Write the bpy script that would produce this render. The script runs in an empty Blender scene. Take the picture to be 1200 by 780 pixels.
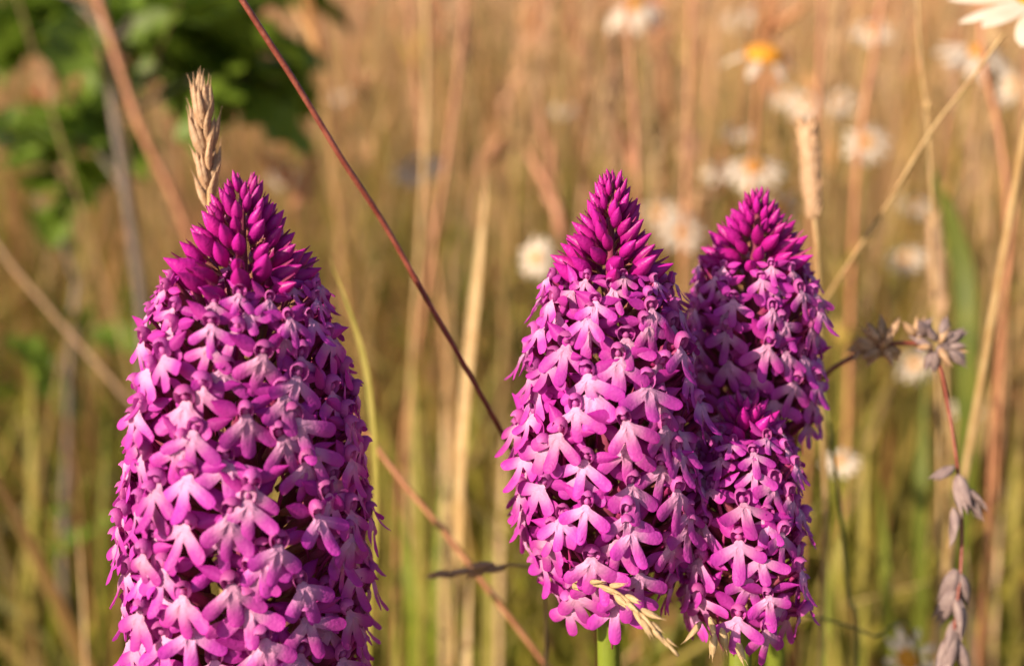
import bpy, math, random
import numpy as np
from mathutils import Vector, Matrix, Quaternion

random.seed(11)
RNG = np.random.default_rng(7)
scene = bpy.context.scene
COL = scene.collection
R = math.radians

# ------------------------------------------------------------------ camera
CAM_Z = 0.36
PITCH = R(17.0)
LENS = 40.0
cam_data = bpy.data.cameras.new('camera')
cam = bpy.data.objects.new('camera', cam_data)
COL.objects.link(cam)
cam.location = (0, 0, CAM_Z)
cam.rotation_euler = (math.pi / 2 - PITCH, 0, 0)
cam_data.lens = LENS
cam_data.sensor_width = 36.0
cam_data.clip_start = 0.005
cam_data.clip_end = 900.0
cam_data.dof.use_dof = True
cam_data.dof.focus_distance = 0.146
cam_data.dof.aperture_fstop = 11.8
scene.camera = cam

# ------------------------------------------------------------------ sky, sun, exposure
SUN_AZ = R(52)      # to the left of and behind the camera
SUN_EL = R(29)
to_sun = Vector((-math.sin(SUN_AZ) * math.cos(SUN_EL), -math.cos(SUN_AZ) * math.cos(SUN_EL), math.sin(SUN_EL)))
world = bpy.data.worlds.new('World')
scene.world = world
world.use_nodes = True
wn = world.node_tree
sky = wn.nodes.new('ShaderNodeTexSky')
sky.sky_type = 'NISHITA'
sky.sun_disc = False
sky.sun_elevation = SUN_EL
sky.sun_rotation = math.atan2(to_sun.x, to_sun.y)
sky.dust_density = 2.0
bg = wn.nodes['Background']
bg.inputs['Strength'].default_value = 0.075
wn.links.new(sky.outputs[0], bg.inputs[0])
sun_data = bpy.data.lights.new('sun', 'SUN')
sun_data.energy = 5.0
sun_data.angle = R(0.5)
sun_data.color = (1.0, 0.82, 0.60)
sun = bpy.data.objects.new('sun', sun_data)
COL.objects.link(sun)
sun.rotation_euler = (-to_sun).to_track_quat('-Z', 'Y').to_euler()
scene.view_settings.view_transform = 'Standard'
scene.view_settings.look = 'None'
scene.view_settings.gamma = 1.0
scene.view_settings.exposure = 0.7
scene.view_settings.use_curve_mapping = False
scene.render.engine = 'CYCLES'
scene.cycles.use_denoising = True
scene.cycles.max_bounces = 8
scene.cycles.diffuse_bounces = 4
scene.cycles.transmission_bounces = 5
scene.cycles.sample_clamp_indirect = 6.0

# ------------------------------------------------------------------ helpers
FPX = 1200 * LENS / 36.0
FWD = Vector((0, math.cos(PITCH), -math.sin(PITCH)))
UPV = Vector((0, math.sin(PITCH), math.cos(PITCH)))
RGT = Vector((1, 0, 0))


def at(px, py, d):
    """world point seen at photo pixel (1200x780) at depth d metres along the view axis"""
    return Vector((0, 0, CAM_Z)) + FWD * d + RGT * ((px - 600) / FPX * d) + UPV * ((390 - py) / FPX * d)


def mpp(d):
    return d / FPX


def srgb(r, g, b):
    f = lambda c: (c / 255) / 12.92 if c / 255 <= 0.04045 else ((c / 255 + 0.055) / 1.055) ** 2.4
    return (f(r), f(g), f(b))


def node(nt, t, **kw):
    n = nt.nodes.new(t)
    for k, v in kw.items():
        setattr(n, k, v)
    return n


def leaf_material(name, c1, c2=None, transl=0.35, rough=0.5, attr=None, vary=0.25, noise=400.0, bump=0.25, spec=0.3, tcol=None, hue=0.0):
    """thin plant tissue: part of the light passes through; colour from an attribute ramp or mottled between two tones"""
    m = bpy.data.materials.new(name)
    m.use_nodes = True
    nt = m.node_tree
    L = nt.links.new
    p = nt.nodes['Principled BSDF']
    out = nt.nodes['Material Output']
    tc = node(nt, 'ShaderNodeTexCoord')
    nz = node(nt, 'ShaderNodeTexNoise')
    nz.inputs['Scale'].default_value = noise
    nz.inputs['Detail'].default_value = 4
    L(tc.outputs['Object'], nz.inputs['Vector'])
    mix = node(nt, 'ShaderNodeMix', data_type='RGBA')
    mix.inputs['A'].default_value = (*c1, 1)
    mix.inputs['B'].default_value = (*(c2 or c1), 1)
    if attr == 'Col':
        a = node(nt, 'ShaderNodeAttribute', attribute_name='Col')
        base = a.outputs['Color']
    else:
        if attr:
            a = node(nt, 'ShaderNodeAttribute', attribute_name=attr)
            md = node(nt, 'ShaderNodeMath', operation='MULTIPLY_ADD')
            L(nz.outputs['Fac'], md.inputs[0])
            md.inputs[1].default_value = 0.22
            md.inputs[2].default_value = -0.11
            ad = node(nt, 'ShaderNodeMath', operation='ADD', use_clamp=True)
            L(a.outputs['Fac'], ad.inputs[0])
            L(md.outputs[0], ad.inputs[1])
            L(ad.outputs[0], mix.inputs['Factor'])
        else:
            rp = node(nt, 'ShaderNodeMapRange')
            rp.inputs['From Min'].default_value = 0.35
            rp.inputs['From Max'].default_value = 0.65
            L(nz.outputs['Fac'], rp.inputs['Value'])
            L(rp.outputs[0], mix.inputs['Factor'])
        base = mix.outputs['Result']
    oi = node(nt, 'ShaderNodeObjectInfo')
    hs = node(nt, 'ShaderNodeHueSaturation')
    mr = node(nt, 'ShaderNodeMapRange')
    mr.inputs['To Min'].default_value = 1 - vary
    mr.inputs['To Max'].default_value = 1 + vary * 0.6
    L(oi.outputs['Random'], mr.inputs['Value'])
    L(mr.outputs[0], hs.inputs['Value'])
    if hue:
        wnz = node(nt, 'ShaderNodeTexWhiteNoise', noise_dimensions='1D')
        L(oi.outputs['Random'], wnz.inputs['W'])
        mh = node(nt, 'ShaderNodeMapRange')
        mh.inputs['To Min'].default_value = 0.5 - hue
        mh.inputs['To Max'].default_value = 0.5 + hue
        L(wnz.outputs['Value'], mh.inputs['Value'])
        L(mh.outputs[0], hs.inputs['Hue'])
    L(base, hs.inputs['Color'])
    L(hs.outputs[0], p.inputs['Base Color'])
    p.inputs['Roughness'].default_value = rough
    p.inputs['Specular IOR Level'].default_value = spec
    bp = node(nt, 'ShaderNodeBump')
    bp.inputs['Strength'].default_value = bump
    bp.inputs['Distance'].default_value = 0.0003
    nz2 = node(nt, 'ShaderNodeTexNoise')
    nz2.inputs['Scale'].default_value = noise * 3
    L(tc.outputs['Object'], nz2.inputs['Vector'])
    L(nz2.outputs['Fac'], bp.inputs['Height'])
    L(bp.outputs[0], p.inputs['Normal'])
    if transl > 0:
        t = node(nt, 'ShaderNodeBsdfTranslucent')
        if tcol:
            tm = node(nt, 'ShaderNodeMix', data_type='RGBA', blend_type='MULTIPLY')
            tm.inputs['Factor'].default_value = 1
            L(hs.outputs[0], tm.inputs['A'])
            tm.inputs['B'].default_value = (*tcol, 1)
            L(tm.outputs['Result'], t.inputs['Color'])
        else:
            L(hs.outputs[0], t.inputs['Color'])
        mx = node(nt, 'ShaderNodeMixShader')
        mx.inputs[0].default_value = transl
        L(p.outputs[0], mx.inputs[1])
        L(t.outputs[0], mx.inputs[2])
        L(mx.outputs[0], out.inputs['Surface'])
    return m


def mesh_from(name, verts, faces, mat, smooth=True, attrs=None, cols=None):
    me = bpy.data.meshes.new(name)
    me.from_pydata([tuple(v) for v in verts], [], faces)
    if smooth:
        me.polygons.foreach_set('use_smooth', [True] * len(me.polygons))
    for k, vals in (attrs or {}).items():
        at_ = me.attributes.new(k, 'FLOAT', 'POINT')
        at_.data.foreach_set('value', np.asarray(vals, dtype=np.float32))
    if cols is not None:
        c = me.color_attributes.new('Col', 'FLOAT_COLOR', 'POINT')
        a = np.ones((len(verts), 4), dtype=np.float32)
        a[:, :3] = cols
        c.data.foreach_set('color', a.ravel())
    me.materials.append(mat)
    me.update()
    return me


def fast_mesh(name, verts, quads, cols, mat):
    me = bpy.data.meshes.new(name)
    nv, nq = len(verts), len(quads)
    me.vertices.add(nv)
    me.vertices.foreach_set('co', verts.astype(np.float32).ravel())
    me.loops.add(nq * 4)
    me.loops.foreach_set('vertex_index', quads.astype(np.int32).ravel())
    me.polygons.add(nq)
    me.polygons.foreach_set('loop_start', np.arange(0, nq * 4, 4, dtype=np.int32))
    me.polygons.foreach_set('use_smooth', np.ones(nq, dtype=bool))
    me.update(calc_edges=True)
    c = me.color_attributes.new('Col', 'FLOAT_COLOR', 'POINT')
    a = np.ones((nv, 4), dtype=np.float32)
    a[:, :3] = cols
    c.data.foreach_set('color', a.ravel())
    me.materials.append(mat)
    return me


def obj(name, mesh, parent=None, matrix=None):
    o = bpy.data.objects.new(name, mesh)
    COL.objects.link(o)
    if parent is not None:
        o.parent = parent
    if matrix is not None:
        o.matrix_basis = matrix
    return o


def tag(o, label=None, cat=None, group=None, kind=None):
    if label:
        o['label'] = label
    if cat:
        o['category'] = cat
    if group:
        o['group'] = group
    if kind:
        o['kind'] = kind
    return o


def thing(name, loc, label, cat, group=None):
    o = bpy.data.objects.new(name, None)
    o.empty_display_size = 0.01
    COL.objects.link(o)
    o.location = loc
    return tag(o, label, cat, group)


def spline(pts, n):
    """Catmull-Rom through points"""
    P = [Vector(p) for p in pts]
    P = [P[0] * 2 - P[1]] + P + [P[-1] * 2 - P[-2]]
    out = []
    segs = len(P) - 3
    for i in range(n + 1):
        u = i / n * segs
        k = min(int(u), segs - 1)
        t = u - k
        a, b, c, d = P[k:k + 4]
        out.append(0.5 * ((2 * b) + (c - a) * t + (2 * a - 5 * b + 4 * c - d) * t * t + (3 * b - a - 3 * c + d) * t ** 3))
    return out


def tube(path, radii, sides=7, wob=0.0):
    V, F = [], []
    n = len(path)
    ref = Vector((0.31, -0.52, 0.8)).normalized()
    for i, p in enumerate(path):
        tg = (path[min(i + 1, n - 1)] - path[max(i - 1, 0)]).normalized()
        u = tg.cross(ref)
        if u.length < 1e-3:
            u = tg.cross(Vector((1, 0, 0)))
        u.normalize()
        w = tg.cross(u)
        r = radii[i] if hasattr(radii, '__len__') else radii
        for s in range(sides):
            a = 2 * math.pi * s / sides
            rr = r * (1 + wob * math.sin(3 * a + i * 0.7) + wob * random.uniform(-.5, .5))
            V.append(p + u * (rr * math.cos(a)) + w * (rr * math.sin(a)))
    for i in range(n - 1):
        for s in range(sides):
            a, b = i * sides + s, i * sides + (s + 1) % sides
            F.append((a, b, b + sides, a + sides))
    F.append(tuple(reversed(range(sides))))
    F.append(tuple(range((n - 1) * sides, n * sides)))
    return V, F


def frame(y, z, x_hint=None):
    """rotation with local y, approx z"""
    y = y.normalized()
    x = y.cross(z).normalized()
    z = x.cross(y).normalized()
    return Matrix((x, y, z)).transposed()


def rot_along(d, roll=0.0):
    """rotation taking local +Z to d"""
    q = Vector((0, 0, 1)).rotation_difference(d.normalized())
    return (q @ Quaternion((0, 0, 1), roll)).to_matrix()


def M4(rot, loc, s=1.0):
    return Matrix.Translation(loc) @ rot.to_4x4() @ Matrix.Diagonal((s, s, s, 1))


# ------------------------------------------------------------------ materials
PALE = (0.78, 0.38, 0.65)
MAG = (0.53, 0.03, 0.43)
m_lip = leaf_material('lip_petal', PALE, MAG, 0.30, 0.5, 'fade', 0.18, 700, 0.35, 0.25, hue=0.012)
m_sepal = leaf_material('sepal_petal', (0.52, 0.055, 0.41), (0.47, 0.022, 0.36), 0.30, 0.5, 'fade', 0.2, 700, 0.3, 0.25, hue=0.012)
m_hood = leaf_material('hood_petal', (0.58, 0.13, 0.45), (0.47, 0.028, 0.37), 0.30, 0.48, 'fade', 0.2, 700, 0.3, 0.25, hue=0.012)
m_bud = leaf_material('bud_skin', (0.37, 0.006, 0.19), (0.50, 0.014, 0.32), 0.12, 0.42, 'fade', 0.2, 500, 0.35, 0.35, hue=0.01)
m_bract = leaf_material('bract_skin', (0.40, 0.18, 0.10), (0.38, 0.03, 0.2), 0.25, 0.5, 'fade', 0.2, 500, 0.3)
m_ovary = leaf_material('ovary_skin', (0.24, 0.16, 0.05), (0.30, 0.02, 0.13), 0.0, 0.5, 'fade', 0.2, 500, 0.3)
m_stem = leaf_material('orchid_stem', (0.17, 0.22, 0.025), (0.24, 0.04, 0.09), 0.0, 0.45, 'fade', 0.1, 300, 0.3)
m_leaf = leaf_material('orchid_leaf', (0.07, 0.15, 0.025), (0.11, 0.2, 0.04), 0.35, 0.45, None, 0.15, 120, 0.3)
m_straw = leaf_material('straw', (0.46, 0.29, 0.13), (0.56, 0.39, 0.20), 0.15, 0.5, None, 0.15, 300, 0.5)
m_straw_pale = leaf_material('pale_straw', (0.60, 0.44, 0.26), (0.52, 0.34, 0.18), 0.25, 0.5, None, 0.15, 500, 0.5)
m_husk = leaf_material('pink_husk', (0.56, 0.34, 0.20), (0.66, 0.46, 0.30), 0.3, 0.5, None, 0.2, 700, 0.5)
m_wine = leaf_material('wine_stalk', (0.17, 0.035, 0.025), (0.27, 0.075, 0.05), 0.0, 0.38, None, 0.1, 400, 0.5, 0.5)
m_russet = leaf_material('russet_stalk', (0.36, 0.15, 0.085), (0.46, 0.22, 0.12), 0.0, 0.45, None, 0.15, 300, 0.4)
m_olive = leaf_material('olive_stalk', (0.13, 0.13, 0.03), (0.2, 0.19, 0.05), 0.0, 0.5, None, 0.15, 300, 0.4)
m_greyhusk = leaf_material('grey_husk', (0.25, 0.18, 0.19), (0.36, 0.27, 0.26), 0.2, 0.55, None, 0.2, 600, 0.5)
m_yblade = leaf_material('yellow_green_blade', (0.30, 0.27, 0.05), (0.40, 0.34, 0.09), 0.4, 0.5, None, 0.15, 200, 0.3)
m_gblade = leaf_material('green_blade', (0.15, 0.19, 0.02), (0.25, 0.28, 0.035), 0.4, 0.5, None, 0.15, 200, 0.3)
m_olive_leaf = leaf_material('olive_leaf', (0.09, 0.12, 0.015), (0.14, 0.16, 0.02), 0.3, 0.5, None, 0.15, 120, 0.3)
m_white = leaf_material('white_petal', (0.78, 0.70, 0.62), (0.72, 0.60, 0.50), 0.35, 0.5, None, 0.06, 300, 0.3)
m_disc = leaf_material('yellow_disc', (0.62, 0.30, 0.02), (0.50, 0.19, 0.02), 0.0, 0.6, None, 0.12, 900, 0.9)
m_bush = leaf_material('bush_leaf', (0.08, 0.16, 0.014), (0.24, 0.34, 0.04), 0.35, 0.4, None, 0.3, 60, 0.3, 0.4)
m_twig = leaf_material('grey_twig', (0.15, 0.12, 0.11), (0.22, 0.17, 0.14), 0.0, 0.6, None, 0.1, 200, 0.5)
m_grass = leaf_material('meadow_blades', (1, 1, 1), None, 0.38, 0.5, 'Col', 0.0, 200, 0.2)
m_soil = leaf_material('soil', (0.16, 0.105, 0.045), (0.10, 0.085, 0.03), 0.0, 0.9, None, 0.0, 14, 0.6, 0.1)

# ------------------------------------------------------------------ ground
def build_ground():
    V, F = [], []
    rings = [0.0, 0.1, 0.2, 0.35, 0.6, 1, 1.6, 2.5, 4, 6.5, 10, 16, 26, 45, 80, 150, 400]
    n = 40
    for r in rings:
        for k in range(n):
            a = 2 * math.pi * k / n
            z = 0.012 * min(r, 3) * math.sin(2.1 * a + r) * 0.5 + random.uniform(-0.004, 0.004)
            V.append((r * math.cos(a), r * math.sin(a) + 0.15, z - 0.002))
    for i in range(len(rings) - 1):
        for k in range(n):
            a, b = i * n + k, i * n + (k + 1) % n
            F.append((a, b, b + n, a + n))
    o = obj('ground', mesh_from('ground', V, F, m_soil))
    tag(o, 'brown soil of the meadow under the grass', 'ground', kind='structure')


build_ground()

# ------------------------------------------------------------------ meadow mass
def blades(x, y, h, w, az, lean, curl, K=4, z0=None, twist=None):
    """flat tapered blades: returns verts (N*K1*2,3), quads, and t per vertex"""
    N = len(x)
    t = np.linspace(0, 1, K + 1)[None, :]
    L = h[:, None] * t
    ang = lean[:, None] * t + curl[:, None] * t ** 2 * 0.5
    horiz = np.cumsum(np.concatenate([np.zeros((N, 1)), np.diff(L, axis=1) * np.sin(lean[:, None] + curl[:, None] * (t[:, 1:] - .5 / K))], axis=1), axis=1)
    vert = np.cumsum(np.concatenate([np.zeros((N, 1)), np.diff(L, axis=1) * np.cos(lean[:, None] + curl[:, None] * (t[:, 1:] - .5 / K))], axis=1), axis=1)
    px = x[:, None] + horiz * np.cos(az)[:, None]
    py = y[:, None] + horiz * np.sin(az)[:, None]
    pz = vert + (0 if z0 is None else z0[:, None])
    if twist is None:
        twist = RNG.uniform(0, 2 * np.pi, N)
    ww = w[:, None] * np.clip(1.15 - t ** 1.8 * 1.1, 0.05, 1) * np.minimum(1, 0.6 + t * 2)
    tw = twist[:, None] + t * 1.2
    dx, dy = np.cos(tw) * ww * .5, np.sin(tw) * ww * .5
    V = np.stack([np.stack([px - dx, py - dy, pz], -1), np.stack([px + dx, py + dy, pz], -1)], 2)
    V = V.reshape(N, -1, 3)
    k = np.arange(K)
    q = np.stack([2 * k, 2 * k + 1, 2 * k + 3, 2 * k + 2], -1)
    Q = (q[None] + (np.arange(N) * (2 * (K + 1)))[:, None, None]).reshape(-1, 4)
    tv = np.repeat(np.repeat(t, N, 0)[:, :, None], 2, 2).reshape(N, -1)
    tips = np.stack([px[:, -1], py[:, -1], pz[:, -1]], -1)
    tdir = tips - np.stack([px[:, -2], py[:, -2], pz[:, -2]], -1)
    return V, Q, tv, tips, tdir


def spindles(c, d, ln, r, sides=4):
    """pointed spindles with base c along unit d"""
    N = len(c)
    d = d / np.linalg.norm(d, axis=1, keepdims=True)
    ref = np.tile(np.array([[0.3, 0.5, -0.8]]), (N, 1))
    u = np.cross(d, ref)
    u /= np.linalg.norm(u, axis=1, keepdims=True)
    w = np.cross(d, u)
    prof = [(0.0, 0.15), (0.25, 0.9), (0.6, 0.8), (1.0, 0.06)]
    V = []
    for s, rr in prof:
        for k in range(sides):
            a = 2 * np.pi * k / sides
            V.append(c + d * (ln * s)[:, None] + (u * np.cos(a) + w * np.sin(a)) * (r * rr)[:, None])
    V = np.stack(V, 1)
    q = []
    for i in range(len(prof) - 1):
        for k in range(sides):
            a, b = i * sides + k, i * sides + (k + 1) % sides
            q.append((a, b, b + sides, a + sides))
    Q = (np.array(q)[None] + (np.arange(N) * V.shape[1])[:, None, None]).reshape(-1, 4)
    return V, Q


PAL_GREEN = np.array([[0.11, 0.18, 0.012], [0.20, 0.28, 0.016], [0.34, 0.40, 0.025], [0.07, 0.12, 0.01], [0.40, 0.40, 0.04], [0.26, 0.30, 0.03]])
PAL_DRY = np.array([[0.66, 0.39, 0.17], [0.74, 0.48, 0.27], [0.55, 0.28, 0.14], [0.78, 0.52, 0.32], [0.54, 0.40, 0.11], [0.60, 0.28, 0.16], [0.72, 0.42, 0.28]])


PAL_DEAD = np.array([[0.24, 0.13, 0.045], [0.36, 0.19, 0.06], [0.13, 0.085, 0.03], [0.46, 0.26, 0.09], [0.34, 0.12, 0.06], [0.10, 0.07, 0.025]])
PAL_RED = np.array([[0.58, 0.22, 0.13], [0.66, 0.32, 0.22], [0.50, 0.17, 0.11], [0.74, 0.44, 0.32]])


def wedge(n, d0, d1, power=0.0, spread=0.98, margin=0.14):
    u = RNG.uniform(0, 1, n)
    if power == 0:
        d = d0 * (d1 / d0) ** u
    else:
        d = (d0 ** power + u * (d1 ** power - d0 ** power)) ** (1 / power)
    x = RNG.uniform(-1, 1, n) * (spread * d + margin)
    return x, d


def pick(pal, n, jit=0.2):
    return pal[RNG.integers(0, len(pal), n)] * RNG.uniform(1 - jit, 1 + jit, (n, 1))


def merge(parts):
    V, Q, C, off = [], [], [], 0
    for v, q, c in parts:
        v = v.reshape(-1, 3)
        V.append(v); Q.append(q + off); C.append(c.reshape(-1, 3)); off += len(v)
    return np.concatenate(V), np.concatenate(Q), np.concatenate(C)


def patch(x, y, k=1.0, ph=0.0):
    """slow patchiness of the meadow, 0..1"""
    lx, ly = x / (.25 + .5 * y) * 4.2, np.log(y + .05) * 5.0
    f = np.sin(lx * 1.9 * k + ph + 1.3 * np.sin(ly * 1.1 + ph)) + np.sin(ly * 1.7 * k + 2.1 * ph + 1.1 * np.sin(lx * 1.4)) + .7 * np.sin(lx * 4.3 + ly * 3.1 + ph)
    return 1 / (1 + np.exp(-1.6 * f))


def build_mass():
    # low leafy undergrowth
    parts = []
    for n, d0, d1, h0, h1, w0, w1 in ((7400, .32, 1.4, .07, .33, .0022, .0052), (7400, 1.0, 4.5, .08, .32, .004, .009), (5200, 4, 24, .12, .34, .010, .022)):
        x, y = wedge(n, d0, d1, 0.7)
        h = RNG.uniform(h0, h1, n) * (.55 + .6 * patch(x, y, .8, 2.0))
        V, Q, t, _, _ = blades(x, y, h, RNG.uniform(w0, w1, n), RNG.uniform(0, 6.28, n), RNG.uniform(0, .45, n), RNG.uniform(0, 1.4, n), 4)
        g = np.clip(.05 + .9 * patch(x, y, 1.0, 0.6)[:, None] - .35 * np.clip(np.log(y[:, None] / 1.2), 0, 1.6), 0, 1)
        c = pick(PAL_GREEN, n) * g + pick(PAL_DEAD, n) * (1 - g)
        tip = pick(PAL_DRY, n)
        k = (t ** 3)[:, :, None] * RNG.uniform(0, .7, (n, 1, 1))
        parts.append((V, Q, c[:, None, :] * (1 - k) + tip[:, None, :] * k))
    v, q, c = merge(parts)
    o = obj('meadow_undergrowth', fast_mesh('meadow_undergrowth', v, q, c, m_grass))
    tag(o, 'low green and yellowing grass blades carpeting the meadow floor', 'grass', kind='stuff')
    # tall dry stalks with seed heads
    parts = []
    for n, d0, d1, w0, w1, h0, h1 in ((170, .36, .7, .0010, .0020, .28, .48), (1750, .7, 2.0, .0012, .003, .30, .58), (4800, 1.8, 6.0, .002, .004, .34, .62), (8600, 5, 26, .005, .012, .36, .66)):
        x, y = wedge(n, d0, d1, 0.8)
        keep = RNG.uniform(0, 1, n) < .25 + .85 * patch(x, y, 1.2, 4.0)
        x, y = x[keep], y[keep]
        n = len(x)
        h = RNG.uniform(h0, h1, n)
        V, Q, t, tips, td = blades(x, y, h, RNG.uniform(w0, w1, n), RNG.uniform(0, 6.28, n), RNG.uniform(0, .18, n), RNG.uniform(0, .4, n), 4)
        red = patch(x, y, 1.4, 1.0)[:, None]
        c = pick(PAL_DRY, n, .28) * (1 - red * .6) + pick(PAL_RED, n, .28) * red * .6
        low = pick(PAL_GREEN, n)
        k = np.clip(1.15 - t * 1.8, 0, 1)[:, :, None] * RNG.uniform(.4, 1, (n, 1, 1))
        parts.append((V, Q, c[:, None, :] * (1 - k) + low[:, None, :] * k))
        # seed heads: a handful of spikelets along the top of each stalk
        for s in range(7):
            keep = RNG.uniform(0, 1, n) < 0.75
            m = int(keep.sum())
            b = tips[keep] - td[keep] * (RNG.uniform(0, .55, (m, 1)))
            dd = td[keep] / np.linalg.norm(td[keep], axis=1, keepdims=True) + RNG.normal(0, .28, (m, 3))
            sc = np.minimum(1 + y[keep] * .12, 3)
            V2, Q2 = spindles(b, dd, RNG.uniform(.009, .024, m) * sc, RNG.uniform(.0008, .0026, m) * sc)
            c2 = c[keep] * RNG.uniform(.9, 1.2, (m, 1))
            parts.append((V2, Q2, np.repeat(c2[:, None, :], V2.shape[1], 1)))
    v, q, c = merge(parts)
    o = obj('dry_meadow_grass', fast_mesh('dry_meadow_grass', v, q, np.clip(c, 0, .82), m_grass))
    tag(o, 'mass of dry tan and russet grass filling the meadow behind', 'grass', kind='stuff')


build_mass()

# ------------------------------------------------------------------ orchid pieces (local millimetres -> metres)
MM = 0.001


def lip_mesh(v):
    rnd = random.Random(100 + v)
    a_s = rnd.uniform(47, 62)
    lobes = [(-a_s + rnd.uniform(-5, 5), rnd.uniform(4.9, 6.0), rnd.uniform(.98, 1.22)),
             (rnd.uniform(-7, 7), rnd.uniform(5.2, 6.6), rnd.uniform(.9, 1.15)),
             (a_s + rnd.uniform(-5, 5), rnd.uniform(4.9, 6.0), rnd.uniform(.98, 1.22))]
    rec = rnd.uniform(0.1, 1.3)
    curls = [rnd.uniform(-1.5, 1.2) for _ in lobes]
    ths = {-180, -150, -125, 150, 125}
    for a, L, h in lobes:
        for d in (0, 4, 8, 12, 16, 20, 25, 31, 38, 50):
            ths |= {round(a - d, 1), round(a + d, 1)}
    for (a, _, _), (b_, _, _) in zip(lobes, lobes[1:]):
        ths.add(round((a + b_) / 2, 1))
    ths = sorted(t for t in ths if -180 <= t < 180)
    ths = [t for i, t in enumerate(ths) if i == 0 or t - ths[i - 1] > .8]

    def rad(th):
        best, bi = 1.05, 1
        for i, (a, L, h) in enumerate(lobes):
            d = abs(th - a)
            if d >= 80:
                continue
            d = R(d)
            r, last = 0.6, 0.6
            while r < L:
                x, w = r * math.cos(d), r * math.sin(d)
                u = x / L
                hw = h * (0.66 + 0.34 * min(1, u / .6) ** 1.2)
                if u > .74:
                    hw *= math.sqrt(max(0, 1 - ((u - .74) / .26) ** 2.6))
                if w > hw:
                    break
                last = r
                r += .04
            if last > best:
                best, bi = last, i
        return best, bi
    rings = [0.22, 0.42, 0.62, 0.8, 0.93, 1.0]
    V, fade, F = [(0, 0.25, 0)], [0.0], []
    for th in ths:
        rmax, bi = rad(th)
        a = R(th)
        la, LL, hh = lobes[bi]
        for s in rings:
            r = rmax * s
            x, z = r * math.sin(a), -r * math.cos(a)
            q = r / 6.0
            dperp = abs(r * math.sin(R(th - la))) / hh
            y = -rec * q ** 2 - curls[bi] * q ** 3 - 0.28 * min(dperp, 1.2) ** 2
            y += 0.45 * math.exp(-((abs(x) - .7) / .35) ** 2) * math.exp(-((z + .9) / 1.3) ** 2)
            y += 0.10 * math.sin(3.1 * x + v) * math.sin(2.3 * z + 2 * v) * q
            V.append((x, y, z))
            f = min(max((q - .12) / .54, 0), 1)
            fade.append(f * f * (3 - 2 * f) * 0.92 + 0.1 * (s > .97))
    n, m = len(ths), len(rings)
    for i in range(n):
        j = (i + 1) % n
        F.append((0, 1 + i * m, 1 + j * m))
        for k in range(m - 1):
            F.append((1 + i * m + k, 1 + i * m + k + 1, 1 + j * m + k + 1, 1 + j * m + k))
    # hang: lower lobes swing outwards
    tilt = R(rnd.uniform(4, 22))
    out = []
    for x, y, z in V:
        yy = y * math.cos(tilt) - z * math.sin(tilt)
        zz = y * math.sin(tilt) + z * math.cos(tilt)
        out.append((x * MM, (yy + .1) * MM, (zz - .4) * MM))
    return mesh_from('lip', out, F, m_lip, attrs={'fade': fade})


def leaf_grid(length, width, nu=8, nv=5, cup=0.3, bend=0.5, shape=0.8, tipsharp=1.0):
    """ovate leaf along +X, normal +Y... width along Z; returns verts, faces, u"""
    V, F, U = [], [], []
    for i in range(nu + 1):
        u = i / nu
        w = width * 0.5 * max(math.sin(math.pi * u ** shape) ** tipsharp, 0.04 if 0 < i < nu else 0.06)
        for j in range(nv):
            s = (j / (nv - 1)) * 2 - 1
            V.append((length * u, -cup * width * s * s * (0.3 + math.sin(math.pi * u)) - bend * length * u * u, w * s))
            U.append(u)
    for i in range(nu):
        for j in range(nv - 1):
            a = i * nv + j
            F.append((a, a + 1, a + nv + 1, a + nv))
    return V, F, U


def sepal_mesh(side, v):
    rnd = random.Random(200 + v)
    V, F, U = leaf_grid(rnd.uniform(4.6, 5.8), rnd.uniform(2.0, 2.6), cup=rnd.uniform(.15, .35), bend=rnd.uniform(-.12, .22))
    ry = R(-rnd.uniform(2, 50))        # raise
    rz = R(rnd.uniform(-40, 6))       # swing back
    m = Matrix.Rotation(rz, 3, 'Z') @ Matrix.Rotation(ry, 3, 'Y') @ Matrix.Rotation(R(rnd.uniform(-25, 25)), 3, 'X')
    out = []
    for p in V:
        q = m @ Vector(p) + Vector((.6, -.5, .8))
        out.append((side * q.x * MM, q.y * MM, q.z * MM))
    return mesh_from('sepal', out, F if side > 0 else [tuple(reversed(f)) for f in F], m_sepal, attrs={'fade': U})


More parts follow.
